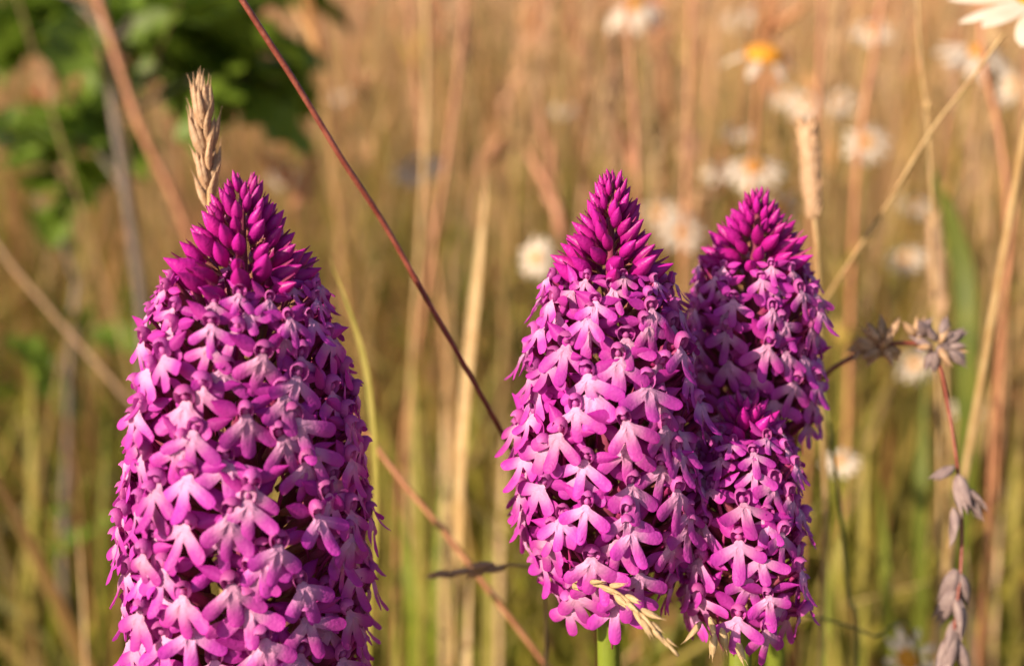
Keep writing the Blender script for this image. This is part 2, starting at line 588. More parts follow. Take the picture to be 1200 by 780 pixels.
def hood_mesh(v):
    rnd = random.Random(300 + v)
    ax = (rnd.uniform(1.3, 1.6), rnd.uniform(1.3, 1.7), rnd.uniform(1.8, 2.2))
    pole = Vector((0, .95, -.30)).normalized()
    e1 = Vector((1, 0, 0))
    e2 = pole.cross(e1).normalized()   # points up/outward in the y-z plane
    if e2.z < 0:
        e2 = -e2
    V, F, fade = [], [], []
    n, m = 14, 5
    for k in range(n):
        ph = 2 * math.pi * k / n
        up = max(0, math.sin(ph))
        a0 = R(72 - 26 * up ** 3 + 10 * (1 - abs(math.cos(ph))) * (math.sin(ph) < 0) + 6 * math.sin(3 * ph))
        for i in range(m):
            al = a0 + (math.pi - a0) * i / m
            d = pole * math.cos(al) + (e1 * math.cos(ph) + e2 * math.sin(ph)) * math.sin(al)
            V.append(((d.x * ax[0]) * MM, (d.y * ax[1] - .1) * MM, (d.z * ax[2] + 1.5) * MM))
            fade.append(i / m)
    V.append((-pole.x * ax[0] * MM, (-pole.y * ax[1] - .1) * MM, (-pole.z * ax[2] + 1.5) * MM))
    fade.append(1)
    for k in range(n):
        j = (k + 1) % n
        for i in range(m - 1):
            F.append((k * m + i, j * m + i, j * m + i + 1, k * m + i + 1))
        F.append((k * m + m - 1, j * m + m - 1, n * m))
    # small pale column inside the hood
    V3, F3 = tube(spline([(0, -.9 * MM, .7 * MM), (0, -.3 * MM, 1.2 * MM), (0, .1 * MM, 1.8 * MM)], 3), [.35 * MM, .65 * MM, .6 * MM, .2 * MM], 6)
    n1 = len(V)
    V = [Vector(p) for p in V] + V3
    F = F + [tuple(i + n1 for i in f) for f in F3]
    fade += [-.3] * len(V3)
    return mesh_from('hood', V, F, m_hood, attrs={'fade': fade})


def ovary_mesh():
    V, F = tube(spline([(0, -11 * MM, -4.2 * MM), (0, -7 * MM, -2.6 * MM), (0, -3 * MM, -.2 * MM), (0, -.6 * MM, .9 * MM)], 7), [.55 * MM, .75 * MM, .9 * MM, .95 * MM, .9 * MM, .8 * MM, .75 * MM, .6 * MM], 6, .08)
    fade = [min(1, max(0, (v[1] + .011) / .009)) for v in V]
    V2, F2 = tube(spline([(0, -.4 * MM, -.2 * MM), (0, -2.5 * MM, -1.8 * MM), (.3 * MM, -5 * MM, -5 * MM), (.2 * MM, -6 * MM, -9 * MM)], 6), [.5 * MM, .42 * MM, .36 * MM, .34 * MM, .32 * MM, .3 * MM, .12 * MM], 5)
    n1 = len(V)
    F = F + [tuple(i + n1 for i in f) for f in F2]
    return mesh_from('floret', V + V2, F, m_ovary, attrs={'fade': fade + [1.0] * len(V2)})


def bud_mesh(v):
    rnd = random.Random(400 + v)
    V, F, fade = [], [], []
    n = 10
    prof = [(0, .25), (.1, .55), (.25, .88), (.42, 1.0), (.6, .88), (.76, .6), (.9, .28), (1.0, .05)]
    bx = rnd.uniform(-.12, .12)
    for s, r in prof:
        for k in range(n):
            a = 2 * math.pi * k / n
            g = 1 - 0.13 * (abs(math.cos(1.5 * a)) < .25)
            V.append(((r * 1.28 * g * math.cos(a) + bx * 6 * s * s) * MM, (r * 1.22 * g * math.sin(a) + .8 * s * s) * MM, s * 6.8 * MM))
            fade.append(.2 + .75 * s + .15 * math.sin(a))
    for i in range(len(prof) - 1):
        for k in range(n):
            a, b = i * n + k, i * n + (k + 1) % n
            F.append((a, b, b + n, a + n))
    F.append(tuple(reversed(range(n))))
    return mesh_from('bud', V, F, m_bud, attrs={'fade': fade})


def bract_mesh(v):
    rnd = random.Random(500 + v)
    V, F, U = leaf_grid(rnd.uniform(7, 8.5), 1.5, 7, 3, .3, .02, .6, 1.2)
    out = [(p[2] * MM, (-p[1] - 1.6 + 1.0 * p[0] / 8) * MM, (p[0] - .6) * MM) for p in V]
    return mesh_from('bract', out, F, m_bract, attrs={'fade': U})


LIPS = [lip_mesh(i) for i in range(16)]
SEP_R = [sepal_mesh(1, i) for i in range(6)]
SEP_L = [sepal_mesh(-1, i + 20) for i in range(6)]
HOODS = [hood_mesh(i) for i in range(4)]
OVARY = ovary_mesh()
BUDS = [bud_mesh(i) for i in range(4)]
BRACTS = [bract_mesh(i) for i in range(3)]
GOLD = R(137.508)


def profile(table, t):
    for (t0, r0), (t1, r1) in zip(table, table[1:]):
        if t <= t1:
            return r0 + (r1 - r0) * (t - t0) / max(t1 - t0, 1e-9)
    return table[-1][1]


def orchid(axis, prof, open_len, label, rot0=0.0, area=34.0, ragged=0.0, fscale=1.0, seed=1, skip=None):
    """axis: world points tip -> base of the spike; prof: [(mm below tip, radius mm)]"""
    rnd = random.Random(seed)
    path = spline(axis, 60)
    cum = [0.0]
    for a, b in zip(path, path[1:]):
        cum.append(cum[-1] + (b - a).length)
    Ltot = cum[-1] * 1000

    def on_axis(s):          # s in mm below tip
        s = s / 1000
        for i in range(60):
            if s <= cum[i + 1] or i == 59:
                f = (s - cum[i]) / max(cum[i + 1] - cum[i], 1e-9)
                return path[i].lerp(path[i + 1], f), (path[i] - path[i + 1]).normalized()
    base = path[-1].copy()
    dn = (path[-1] - path[-6]).normalized()
    foot = Vector((base.x + dn.x * .05 + rnd.uniform(-.01, .01), base.y + dn.y * .05 + 0.004, -0.004))
    root = thing('orchid', (foot.x, foot.y, 0), label, 'orchid', 'pyramidal orchids in bloom')
    inv = Vector((foot.x, foot.y, 0))
    # stem through the spike down to the ground
    sp = [path[2] - inv, path[20] - inv, path[40] - inv, base - inv, base + dn * .06 - inv, (base + dn * .06).lerp(foot, .5) - inv, foot - inv]
    P = spline(sp, 40)
    V, F = tube(P, [(.3 + 1.3 * min(1, i / 14)) * MM for i in range(41)], 9, .03)
    zb = (base - inv).z
    obj('stem', mesh_from('stem', V, F, m_stem, attrs={'fade': [min(1, max(0, (v.z - zb) / .01)) for v in V]}), root)
    # narrow leaves up the stem
    for k in range(4):
        h = (0.02, 0.05, 0.09, 0.15)[k]
        i0 = min(range(41), key=lambda i: abs(P[i].z - h))
        ln = (0.10, 0.11, 0.09, 0.06)[k]
        V, F, U = leaf_grid(ln, .014 - .002 * k, 10, 5, .25, .18 + .05 * k, .7)
        az = rnd.uniform(0, 6.28)
        m = Matrix.Rotation(az, 3, 'Z') @ Matrix.Rotation(R(-62 - 5 * k), 3, 'Y') @ Matrix.Rotation(R(90), 3, 'X')
        V = [m @ Vector(v) + P[i0] for v in V]
        obj('leaf', mesh_from('leaf', V, F, m_leaf), root)
    # spiral of buds then florets
    s, k = 0.5, 0
    ang = rot0
    while s < Ltot:
        Rr = profile(prof, s) * rnd.uniform(.96, 1.04)
        c, up = on_axis(s)
        ref = up.cross(Vector((0, 1, 0))).normalized()      # world-ish x
        fr = ref.cross(up).normalized()
        o = (ref * math.cos(ang) + fr * math.sin(ang)).normalized()
        ang += GOLD + rnd.uniform(-.14, .14)
        g = min(1, max(0, (s - open_len) / 9))            # how open
        drop = skip and skip(s, o, rnd)
        if s < open_len:
            f = s / open_len
            sz = (0.34 + .68 * f ** .85) * fscale * rnd.uniform(.8, 1.12)
            lean = R(4 + 50 * f) + rnd.gauss(0, .03 + .08 * f)
            d = (up * math.cos(lean) + o * math.sin(lean)).normalized()
            blen = 6.4 * sz
            rin = max(Rr - blen * math.sin(lean), .4)
            p = c + o * (rin * MM) - up * (blen * .25 * MM)
            y = (o - d * o.dot(d)).normalized()
            rot = Matrix((y.cross(d), y, d)).transposed()
            wide = 1.12 if f > .3 else 1.0
            b = obj('bud', BUDS[k % 4], root, Matrix.Translation(p - inv) @ rot.to_4x4() @ Matrix.Diagonal((sz * MM / MM * wide, sz * wide, sz, 1)))
            if f > .05:
                obj('bract', BRACTS[k % 3], b, Matrix.Diagonal((.8, .9, rnd.uniform(.75, 1.05), 1)))
            # distance to the next one
            s += (1.15 + 9.8 * f) * fscale ** 2 / (2 * math.pi * max(Rr, 1.2)) * 1.1
        else:
            sz = (0.62 + .38 * g) * fscale * .93 * rnd.uniform(.92, 1.08)
            pit = R(24 - 20 * g) + max(-.2, min(.25, rnd.gauss(0, .11)))
            if ragged and s > Ltot - ragged:
                pit -= rnd.uniform(.1, .5)
            yaw = max(-.3, min(.3, rnd.gauss(0, .15)))
            oo = (o * math.cos(yaw) + up.cross(o) * math.sin(yaw)).normalized()
            y = (oo * math.cos(pit) + up * math.sin(pit)).normalized()
            rot = frame(y, up) @ Matrix.Rotation(rnd.gauss(0, .18), 3, 'Y')
            rad = max(Rr - (2.1 + .5 * rnd.random()) * sz, 2.0) + rnd.uniform(-.9, .75)
            p = c + o * (rad * MM) + up * (1.0 * MM)
            if not drop:
                fl = obj('floret', OVARY, root, M4(rot, p - inv, sz))
                j = rnd.uniform(-.12, .12)
                obj('lip', LIPS[rnd.randrange(16)], fl, Matrix.Rotation(j, 4, 'X') @ Matrix.Diagonal(((.82 + .18 * g) * rnd.uniform(.9, 1.08), 1, rnd.uniform(.9, 1.1), 1)))
                obj('hood', HOODS[rnd.randrange(4)], fl, Matrix.Rotation(rnd.uniform(-.25, .2), 4, 'X') @ Matrix.Diagonal((rnd.uniform(.8, 1.05), .95, rnd.uniform(.75, 1.0), 1)))
                obj('sepal', SEP_R[rnd.randrange(6)], fl, Matrix.Rotation(rnd.uniform(-.2, .2), 4, 'Y'))
                obj('sepal', SEP_L[rnd.randrange(6)], fl, Matrix.Rotation(rnd.uniform(-.2, .2), 4, 'Y'))
            s += area * (0.62 + .38 * g) ** 2 / (2 * math.pi * Rr)
        k += 1
    return root


PXA, PXB, PXC, PXD = mpp(.147) * 1000, mpp(.152) * 1000, mpp(.167) * 1000, mpp(.157) * 1000


def prof_px(rows, y0, pxmm):
    return [((y - y0) * pxmm, w * pxmm) for y, w in rows]


orchid([at(284, 212, .1405), at(286, 400, .145), at(290, 600, .149), at(293, 850, .154)],
       prof_px([(212, 7), (235, 22), (262, 37), (290, 57), (320, 82), (350, 102), (400, 123), (450, 137), (520, 150), (600, 158), (680, 156), (760, 150), (850, 138)], 212, PXA),
       118 * PXA, 'largest magenta orchid spike, with a pink-tan grass ear rising behind its tip', rot0=.4, area=22.5, fscale=.86, seed=3)
orchid([at(717, 207, .1465), at(714, 400, .151), at(711, 560, .154), at(712, 702, .157)],
       prof_px([(207, 6), (235, 18), (265, 31), (290, 47), (320, 68), (350, 88), (400, 106), (500, 120), (600, 122), (650, 110), (702, 86)], 207, PXB),
       112 * PXB, 'slender magenta orchid spike with its ragged lowest florets above a wheat-coloured ear', rot0=1.1, area=21.5, ragged=11, fscale=.83, seed=5)
orchid([at(889, 226, .1615), at(884, 330, .165), at(884, 430, .169), at(888, 512, .174)],
       prof_px([(226, 6), (250, 18), (275, 36), (300, 58), (330, 76), (380, 88), (450, 90), (512, 80)], 226, PXC),
       80 * PXC, 'leaning orchid spike standing behind, its lower half hidden by a shorter orchid', rot0=2.2, area=22.5, fscale=.79, seed=8)
short = orchid([at(874, 466, .158), at(872, 560, .157), at(870, 660, .1565), at(868, 738, .157)],
       prof_px([(466, 8), (490, 26), (515, 48), (545, 70), (590, 80), (660, 86), (738, 76)], 466, PXD),
       46 * PXD, 'shortest orchid spike, its dark tip tucked under the florets of the leaning one', rot0=.9, area=22, ragged=8, fscale=.79, seed=12)

# ------------------------------------------------------------------ grass stems traced at their own depths
def stem_thing(name, pts, r0, r1, mat, label, cat='grass stem', group=None, ground=True, n=36, sides=7, drift=(0, 0)):
    """pts: (px,py,depth) from top to bottom; carried on down to the ground"""
    W = [at(*p) for p in pts]
    if ground:
        e = W[-1]
        d = (W[-1] - W[-2]).normalized()
        foot = Vector((e.x + d.x * .04 + drift[0], e.y + d.y * .04 + drift[1], -.003))
        W = W + [e.lerp(foot, .5) + Vector((d.x * .01, d.y * .01, 0)), foot]
    base = W[-1]
    P = spline(W, n)
    t = thing(name, base, label, cat, group)
    V, F = tube([p - base for p in P], [r0 + (r1 - r0) * i / n for i in range(n + 1)], sides, .04)
    obj('stem', mesh_from('stem', V, F, mat), t)
    return t, base, P


def spikelet_mesh(v, mat, L=6.0, W=1.5, awn=0.0, lemmas=2):
    rnd = random.Random(600 + v)
    V, F = [], []
    for q in range(lemmas):
        n = 7
        tilt = (q - (lemmas - 1) / 2) * .13
        off = len(V)
        prof = [(0, .2), (.15, .75), (.35, 1), (.6, .85), (.82, .45), (1, .1)]
        if awn:
            prof.append((1 + awn, .03))
        for s, r in prof:
            for k in range(n):
                a = 2 * math.pi * k / n
                x, y, z = r * W * .5 * math.cos(a), r * W * .36 * math.sin(a), s * L * (1 - .1 * q)
                V.append(((x * math.cos(tilt) + z * math.sin(tilt)) * MM, (y + .15 * z * s + .3 * q) * MM, (z * math.cos(tilt) - x * math.sin(tilt)) * MM))
        for i in range(len(prof) - 1):
            for k in range(n):
                a, b = off + i * n + k, off + i * n + (k + 1) % n
                F.append((a, b, b + n, a + n))
    return mesh_from('spikelet', V, F, mat)


SPK_PINK = [spikelet_mesh(i, m_husk, 6.6, 1.7, .22, 2) for i in range(4)]
SPK_STRAW = [spikelet_mesh(i + 9, m_straw_pale, 6.0, 1.9, .2, 2) for i in range(4)]
SPK_GREY = [spikelet_mesh(i + 20, m_greyhusk, 6.2, 1.9, .08, 3) for i in range(4)]
SPK_BUFF = [spikelet_mesh(i + 30, m_husk, 3.2, 1.4, .1, 2) for i in range(3)]
SPK_GREYB = [spikelet_mesh(i + 40, m_greyhusk, 3.2, 1.5, .1, 2) for i in range(3)]


def ear(t, base, P, i0, i1, meshes, count, spread, scale=1.0, seed=0, name='spikelet', taper=True):
    rnd = random.Random(seed)
    for k in range(count):
        u = k / max(count - 1, 1)
        i = i0 + (i1 - i0) * u
        a = P[int(i)].lerp(P[min(int(i) + 1, len(P) - 1)], i % 1)
        up = (P[max(int(i) - 1, 0)] - P[min(int(i) + 1, len(P) - 1)]).normalized()
        az = k * 2.55 + rnd.uniform(-.5, .5)
        ref = up.cross(Vector((0, 1, 0))).normalized()
        o = ref * math.cos(az) + ref.cross(up) * math.sin(az)
        sp = spread * rnd.uniform(.6, 1.3) * (.06 + .94 * min(1, u * 2.2) if taper else 1)
        d = up * math.cos(sp) + o * math.sin(sp) * (1 if not taper else min(1, .3 + u * 2))
        s = scale * rnd.uniform(.8, 1.15) * (.55 + .5 * min(1, u * 3.5) if taper else 1)
        obj(name, meshes[k % len(meshes)], t, M4(rot_along(d, az), a + o * .0004 - base, s))


# pinkish ear behind the largest orchid
t, b, P = stem_thing('grass_ear', [(237, 108, .158), (241, 160, .158), (245, 220, .158), (247, 290, .159), (256, 420, .165), (262, 600, .172), (268, 800, .18)],
                     .0002, .0007, m_straw, 'pink-tan dry grass ear rising behind the tip of the largest orchid', 'grass ear', n=60)
ear(t, b, P, .0, 18, SPK_PINK, 21, .32, .84, 4)
# long wine red stalk crossing diagonally
t, b, P = stem_thing('grass_stalk', [(215, -110, .150), (285, 2, .153), (345, 95, .156), (400, 185, .159), (450, 262, .163), (500, 350, .166), (550, 438, .170), (600, 528, .176), (660, 640, .196), (700, 760, .22)],
                     .00046, .00036, m_wine, 'long dark red bare stalk slanting across to the slender orchid', 'grass stem', n=60, sides=9)
# faint russet stalk low between the orchids
stem_thing('grass_stalk', [(300, 330, .215), (430, 508, .215), (470, 562, .213), (520, 622, .212), (580, 700, .212), (650, 792, .214), (760, 940, .22)],
           .0005, .0006, m_russet, 'thin russet stalk slanting low between the largest and slender orchids', 'grass stem')
stem_thing('grass_stalk', [(-60, 190, .36), (0, 292, .36), (60, 365, .36), (150, 468, .36), (260, 600, .37), (380, 760, .39)],
           .0007, .0008, m_husk, 'pinkish slanting stalk passing behind the left flank of the largest orchid', 'grass stem')
stem_thing('grass_stalk', [(95, -60, .38), (128, 40, .38), (165, 150, .38), (215, 260, .385), (260, 420, .39), (280, 700, .40)],
           .0014, .0014, m_russet, 'broad tan stalk slanting beside the grey twig near green leaves', 'grass stem')


def blade_thing(pts, w, mat, label, group=None, n=24, face=0.6):
    W = [at(*p) for p in pts]
    e = W[-1]
    foot = Vector((e.x + (W[-1] - W[-2]).x * .3, e.y + .01, -.003))
    W = W + [e.lerp(foot, .5), foot]
    P = spline(W, n)
    base = W[-1]
    V, F = [], []
    for i, p in enumerate(P):
        u = i / n
        ww = w * .5 * min(1, .06 + u * 3.2) * (1 - .25 * u)
        tw = face - .5 * u
        d = Vector((math.cos(tw), math.sin(tw), 0))
        nrm = Vector((-math.sin(tw), math.cos(tw), 0))
        V += [p - d * ww - base, p + nrm * ww * .35 - base, p + d * ww - base]
    for i in range(n):
        for j in range(2):
            a = i * 3 + j
            F.append((a, a + 1, a + 4, a + 3))
    o = thing('grass_plant', base, label, 'grass', group)
    obj('blade', mesh_from('blade', V, F, mat), o)
    return o


blade_thing([(385, 300, .20), (408, 360, .20), (428, 430, .20), (438, 520, .20), (440, 640, .203), (432, 800, .21)], .0015, m_yblade, 'pale yellow-green blade curving along the shaded flank of the largest orchid', face=-.35)
blade_thing([(570, 205, .30), (564, 270, .30), (556, 350, .30), (546, 450, .30), (538, 570, .30), (532, 800, .31)], .0032, m_straw, 'wide pale straw blade standing upright between the largest and slender orchids', face=-.35)
blade_thing([(470, 590, .30), (476, 650, .30), (482, 720, .30), (484, 820, .31)], .0048, m_gblade, 'short bright green blade near the russet slanting stalk', face=-.35)
blade_thing([(484, 420, .34), (486, 520, .34), (490, 640, .34), (492, 820, .35)], .0035, m_yblade, 'tall yellowish green blade behind the short bright green blade', face=-.35)
blade_thing([(1088, 190, .36), (1112, 250, .36), (1128, 320, .36), (1132, 420, .36), (1128, 600, .37)], .008, m_olive_leaf, 'broad dark green blade behind the upright straw stalk with a knot', face=-.35)
blade_thing([(1085, 430, .36), (1080, 520, .36), (1078, 600, .36), (1076, 760, .37)], .005, m_olive_leaf, 'green blade half hidden behind the drooping grey panicle', face=-.35)
blade_thing([(712, 700, .19), (717, 740, .19), (716, 800, .195)], .0042, m_gblade, 'green blade close behind the stem of the slender orchid', face=-.35)
blade_thing([(990, 600, .30), (980, 680, .30), (978, 800, .31)], .0035, m_yblade, 'yellow-green blade beside the thin curved olive stalk', face=-.35)

# single upright blades standing in the blur, low between and beside the spikes
rb = random.Random(41)
for i, (px, top, d) in enumerate(((455, 470, .36), (508, 545, .30), (520, 440, .40), (572, 600, .33), (60, 520, .36), (100, 610, .30), (20, 640, .34), (118, 470, .42), (585, 480, .38), (1010, 470, .36), (1040, 560, .32),
                                  (1165, 560, .34), (1188, 470, .38), (965, 640, .30), (1140, 640, .30), (462, 690, .28), (1015, 690, .30), (545, 660, .30), (36, 430, .44), (1180, 690, .30))):
    k = rb.uniform(-14, 14)
    m, lab, g = ((m_yblade, 'blurred upright yellow-green blade low in the grass behind the orchids', 'yellow-green blades in the meadow') if i % 3 == 0 else
                 (m_gblade, 'blurred upright green blade low in the grass behind the orchids', 'green blades in the meadow') if i % 3 == 1 else
                 (m_straw_pale, 'blurred upright straw-coloured blade low in the grass behind the orchids', 'straw blades in the meadow'))
    blade_thing([(px + k, top, d), (px + k * .4, top + 80, d), (px, top + 180, d), (px - k * .2, top + 330, d + .01)], rb.uniform(.0016, .0036) * d / .33, m, lab, g, face=rb.uniform(-1.0, 0))

# right-hand stalks
stem_thing('grass_stalk', [(1178, 38, .200), (1140, 90, .203), (1090, 156, .207), (1040, 240, .213), (978, 335, .222), (930, 420, .236), (880, 540, .26), (850, 700, .29)],
           .00034, .0005, m_straw, 'straw stalk slanting from the white daisy down behind the leaning orchid', 'grass stem', n=50)
t, b, P = stem_thing('grass_stalk', [(1072, -60, .235), (1078, 60, .235), (1088, 156, .235), (1094, 280, .236), (1098, 420, .238), (1100, 600, .24), (1098, 790, .245)],
                     .0003, .0004, m_straw, 'thin upright straw stalk with a knot where the slanting one crosses', 'grass stem', n=50)
kn = tube([P[11] - b, P[11] - b + Vector((0, 0, .0012)), P[11] - b + Vector((0, 0, .0024))], [.0004, .0006, .0004], 7)
obj('knot', mesh_from('knot', kn[0], kn[1], m_straw), t)
stem_thing('grass_stalk', [(962, 440, .205), (975, 520, .205), (986, 610, .206), (995, 700, .207), (1004, 800, .21)],
           .0003, .0005, m_olive, 'thin curved olive stalk hanging beside the shortest orchid', 'grass stem')
stem_thing('grass_stalk', [(900, 708, .195), (955, 722, .196), (1020, 744, .20), (1080, 790, .21)],
           .0002, .0003, m_olive, 'thin dark stalk sticking out sideways below the shortest orchid', 'grass stem')
stem_thing('grass_stalk', [(1148, -40, .30), (1152, 70, .30), (1172, 160, .30), (1180, 260, .30), (1174, 420, .31), (1160, 640, .33)],
           .0007, .0008, m_russet, 'bent reddish stalk just left of the orange-brown one', 'grass stem')
stem_thing('grass_stalk', [(1204, 60, .27), (1196, 180, .27), (1184, 300, .27), (1168, 430, .275), (1158, 600, .28), (1150, 800, .29)],
           .00032, .0004, m_russet, 'orange-brown slightly bowed stalk beyond the drooping grey panicle', 'grass stem')

# soft cylindrical ears behind the leaning orchid
def plush_ear(pts, i1, r, label, mat_s, seed):
    t, b, P = stem_thing('grass_ear', pts, .0004, .0006, m_straw, label, 'grass ear', n=50)
    rnd = random.Random(seed)
    core = [p - b for p in P[:i1 + 1]]
    V, F = tube(core, [r * .62 * math.sin(math.pi * min(1, .12 + .86 * i / i1)) ** .5 for i in range(i1 + 1)], 8, .1)
    obj('ear_core', mesh_from('ear_core', V, F, m_husk), t)
    ear(t, b, P, .2, i1, mat_s, 90, .42, r / .0022 * .62, seed, taper=False)


plush_ear([(946, 148, .200), (950, 200, .200), (955, 260, .200), (958, 292, .200), (960, 340, .203), (962, 460, .21), (965, 700, .23)], 12, .0030,
          'plump pale cylindrical grass ear rising behind the leaning orchid', SPK_BUFF, 3)
plush_ear([(1094, 258, .300), (1098, 320, .300), (1104, 395, .30), (1108, 460, .303), (1110, 640, .31)], 14, .0034,
          'blurred tan cylindrical grass ear beside the upright straw stalk', SPK_BUFF, 5)

# a few withered straw-coloured florets at the foot of the shortest spike
for px, py, dx, dy, k in ((838, 742, -.2, 1, 0), (846, 735, .2, 1, 1), (822, 728, -.5, .8, 2), (862, 748, .3, 1, 3), (832, 722, .3, .9, 1)):
    v = (RGT * dx - UPV * dy).normalized()
    obj('withered_floret', SPK_STRAW[k], short, M4(rot_along(v, px), at(px, py, .1475 + k * .0006) - short.location, .55))

# small ears low by the slender orchid
t, b, P = stem_thing('grass_ear', [(513, 673, .185), (545, 670, .184), (575, 665, .183), (605, 662, .183), (650, 672, .186), (700, 720, .192), (720, 800, .20)],
                     .00018, .0004, m_straw, 'small grey-brown ear poking sideways from under the slender orchid', 'grass ear', n=40)
ear(t, b, P, 0, 13, SPK_PINK[:2], 8, .2, .62, 6)
t, b, P = stem_thing('grass_ear', [(795, 768, .136), (768, 738, .137), (745, 712, .139), (715, 690, .143), (670, 680, .149), (640, 690, .165), (640, 800, .19)],
                     .0002, .0004, m_straw_pale, 'wheat-coloured ear lying against the lowest florets of the slender orchid', 'grass ear', n=40)
ear(t, b, P, 3, 20, SPK_STRAW, 15, .22, .45, 7)

# drooping panicle at the right
t, b, P = stem_thing('grass_panicle', [(1112, 800, .1748), (1120, 720, .1748), (1126, 665, .1758), (1127, 600, .1767), (1120, 530, .1767), (1110, 470, .1777), (1100, 425, .1777), (1084, 405, .1786), (1060, 402, .1786), (1035, 404, .1786), (1005, 415, .1795), (966, 440, .1814), (940, 480, .1861), (925, 600, .2021), (930, 800, .2256)],
                     .00022, .0005, m_wine, 'drooping dry panicle with buff tufts on its bend and grey husks hanging below', 'grass panicle', n=90)


def put(meshes, px, py, d, dx, dy, s, k, roll=0.0, dz=0.0):
    v = (RGT * dx - UPV * dy + FWD * dz).normalized()
    obj('spikelet', meshes[k % len(meshes)], t, M4(rot_along(v, roll), at(px, py, d) - b, s))


rnd = random.Random(31)
for k in range(26):      # buff tuft
    a, c = rnd.gauss(0, 12), rnd.gauss(0, 9)
    put(SPK_BUFF, 1036 + a * .5, 404 + c * .5, .1781 + rnd.uniform(-.001, .001), a / 10 + rnd.uniform(-.5, .5), c / 8 - .6 + rnd.uniform(-.5, .5), rnd.uniform(.7, 1.1), k, rnd.uniform(0, 6), rnd.uniform(-.6, .6))
for k in range(9):
    put(SPK_BUFF, 1012 + rnd.uniform(-8, 8), 408 + rnd.uniform(-5, 5), .1789, rnd.uniform(-.8, .5), rnd.uniform(-1, .5), rnd.uniform(.7, 1.1), k, rnd.uniform(0, 6), rnd.uniform(-.5, .5))
for k in range(24):      # grey tuft
    a, c = rnd.gauss(0, 12), rnd.gauss(0, 9)
    put(SPK_GREYB if k % 4 else SPK_BUFF, 1102 + a * .6, 404 + c * .5, .1772 + rnd.uniform(-.001, .001), a / 10 + .5 + rnd.uniform(-.5, .5), c / 8 + rnd.uniform(-.6, .5), rnd.uniform(.7, 1.15), k, rnd.uniform(0, 6), rnd.uniform(-.6, .6))
for k in range(7):
    put(SPK_BUFF if k < 3 else SPK_GREYB, 1078 + rnd.uniform(-6, 10), 396 + rnd.uniform(-6, 4), .1781, rnd.uniform(-.4, .6), rnd.uniform(-1.2, 0), rnd.uniform(.8, 1.2), k, rnd.uniform(0, 6), rnd.uniform(-.4, .4))
for px, py, dx, dy, s in ((1118, 546, -.85, .55, .72), (1122, 556, .12, 1, 1.0), (1126, 560, .35, .95, .9), (1130, 570, .8, .6, .75), (1120, 595, -.05, 1, .95), (1136, 580, .3, 1, .7),
                          (1122, 668, -.22, 1, 1.1), (1126, 672, .25, 1, 1.0), (1120, 692, -.3, 1, 1.1), (1124, 700, .2, 1, 1.1), (1122, 728, -.15, 1, 1.15), (1116, 742, -.3, 1, 1.1), (1122, 750, .2, 1, 1.0), (1114, 772, -.2, 1, 1.1)):
    put(SPK_GREY, px, py, .1753, dx, dy, s, rnd.randrange(4), rnd.uniform(0, 6), rnd.uniform(-.3, .3))

# ------------------------------------------------------------------ daisies
def ray_mesh(v, L=10.0, W=3.6, droop=.15):
    V, F, U = leaf_grid(L, W, 7, 4, .12, droop, .95, .5)
    return mesh_from('petal', [(p[0] * MM, p[2] * MM, p[1] * MM) for p in V], F, m_white)


RAYS = [ray_mesh(0), ray_mesh(1, 10, 3.3, .3), ray_mesh(2, 10, 3.8, .55)]


def disc_mesh():
    V, F = [], []
    n = 14
    prof = [(0, 0.5), (.3, 1), (.75, .92), (1.1, .6), (1.3, .2)]
    for z, r in prof:
        for k in range(n):
            a = 2 * math.pi * k / n
            q = 1 + .06 * ((k + int(z * 10)) % 2)
            V.append((r * q * math.cos(a) * 3.6 * MM, r * q * math.sin(a) * 3.6 * MM, (z * 2.2 - .8) * MM))
    for i in range(len(prof) - 1):
        for k in range(n):
            a, b = i * n + k, i * n + (k + 1) % n
            F.append((a, b, b + n, a + n))
    F.append(tuple(range((len(prof) - 1) * n, len(prof) * n)))
    F.append(tuple(reversed(range(n))))
    return mesh_from('disc', V, F, m_disc)


DISC = disc_mesh()


def daisy(px, py, d, size, face, droop, label, group=None, stem_mat=None, npet=13, bend=0.0, disc_s=1.0, angles=None):
    head = at(px, py, d)
    fv = Vector(face).normalized()
    foot = Vector((head.x + bend * .06, head.y + .03, 0))
    t = thing('daisy', foot, label, 'daisy', group)
    W = [head - fv * (.0016 * size), head - fv * .012 * size - Vector((0, 0, .012)), head.lerp(foot, .45) + Vector((bend * .02, 0, 0)), foot - Vector((0, 0, .003))]
    P = spline(W, 20)
    V, F = tube([p - foot for p in P], [.0006 + .0004 * i / 20 for i in range(21)], 6, .04)
    obj('stem', mesh_from('stem', V, F, stem_mat or m_yblade), t)
    rot = rot_along(fv)
    obj('disc', DISC, t, M4(rot, head - foot, size * disc_s))
    rn = random.Random(int(px * 7 + py))
    for k in range(npet):
        a = angles[k] if angles else 2 * math.pi * k / npet + rn.uniform(-.1, .1)
        m = rot @ Matrix.Rotation(a, 3, 'Z')
        loc = head - foot + m @ Vector((2.8 * MM * size * disc_s, 0, 0))
        obj('petal', RAYS[droop], t, M4(m @ Matrix.Rotation(rn.uniform(-.1, .15), 3, 'Y'), loc, size * rn.uniform(.88, 1.08)))
    return t


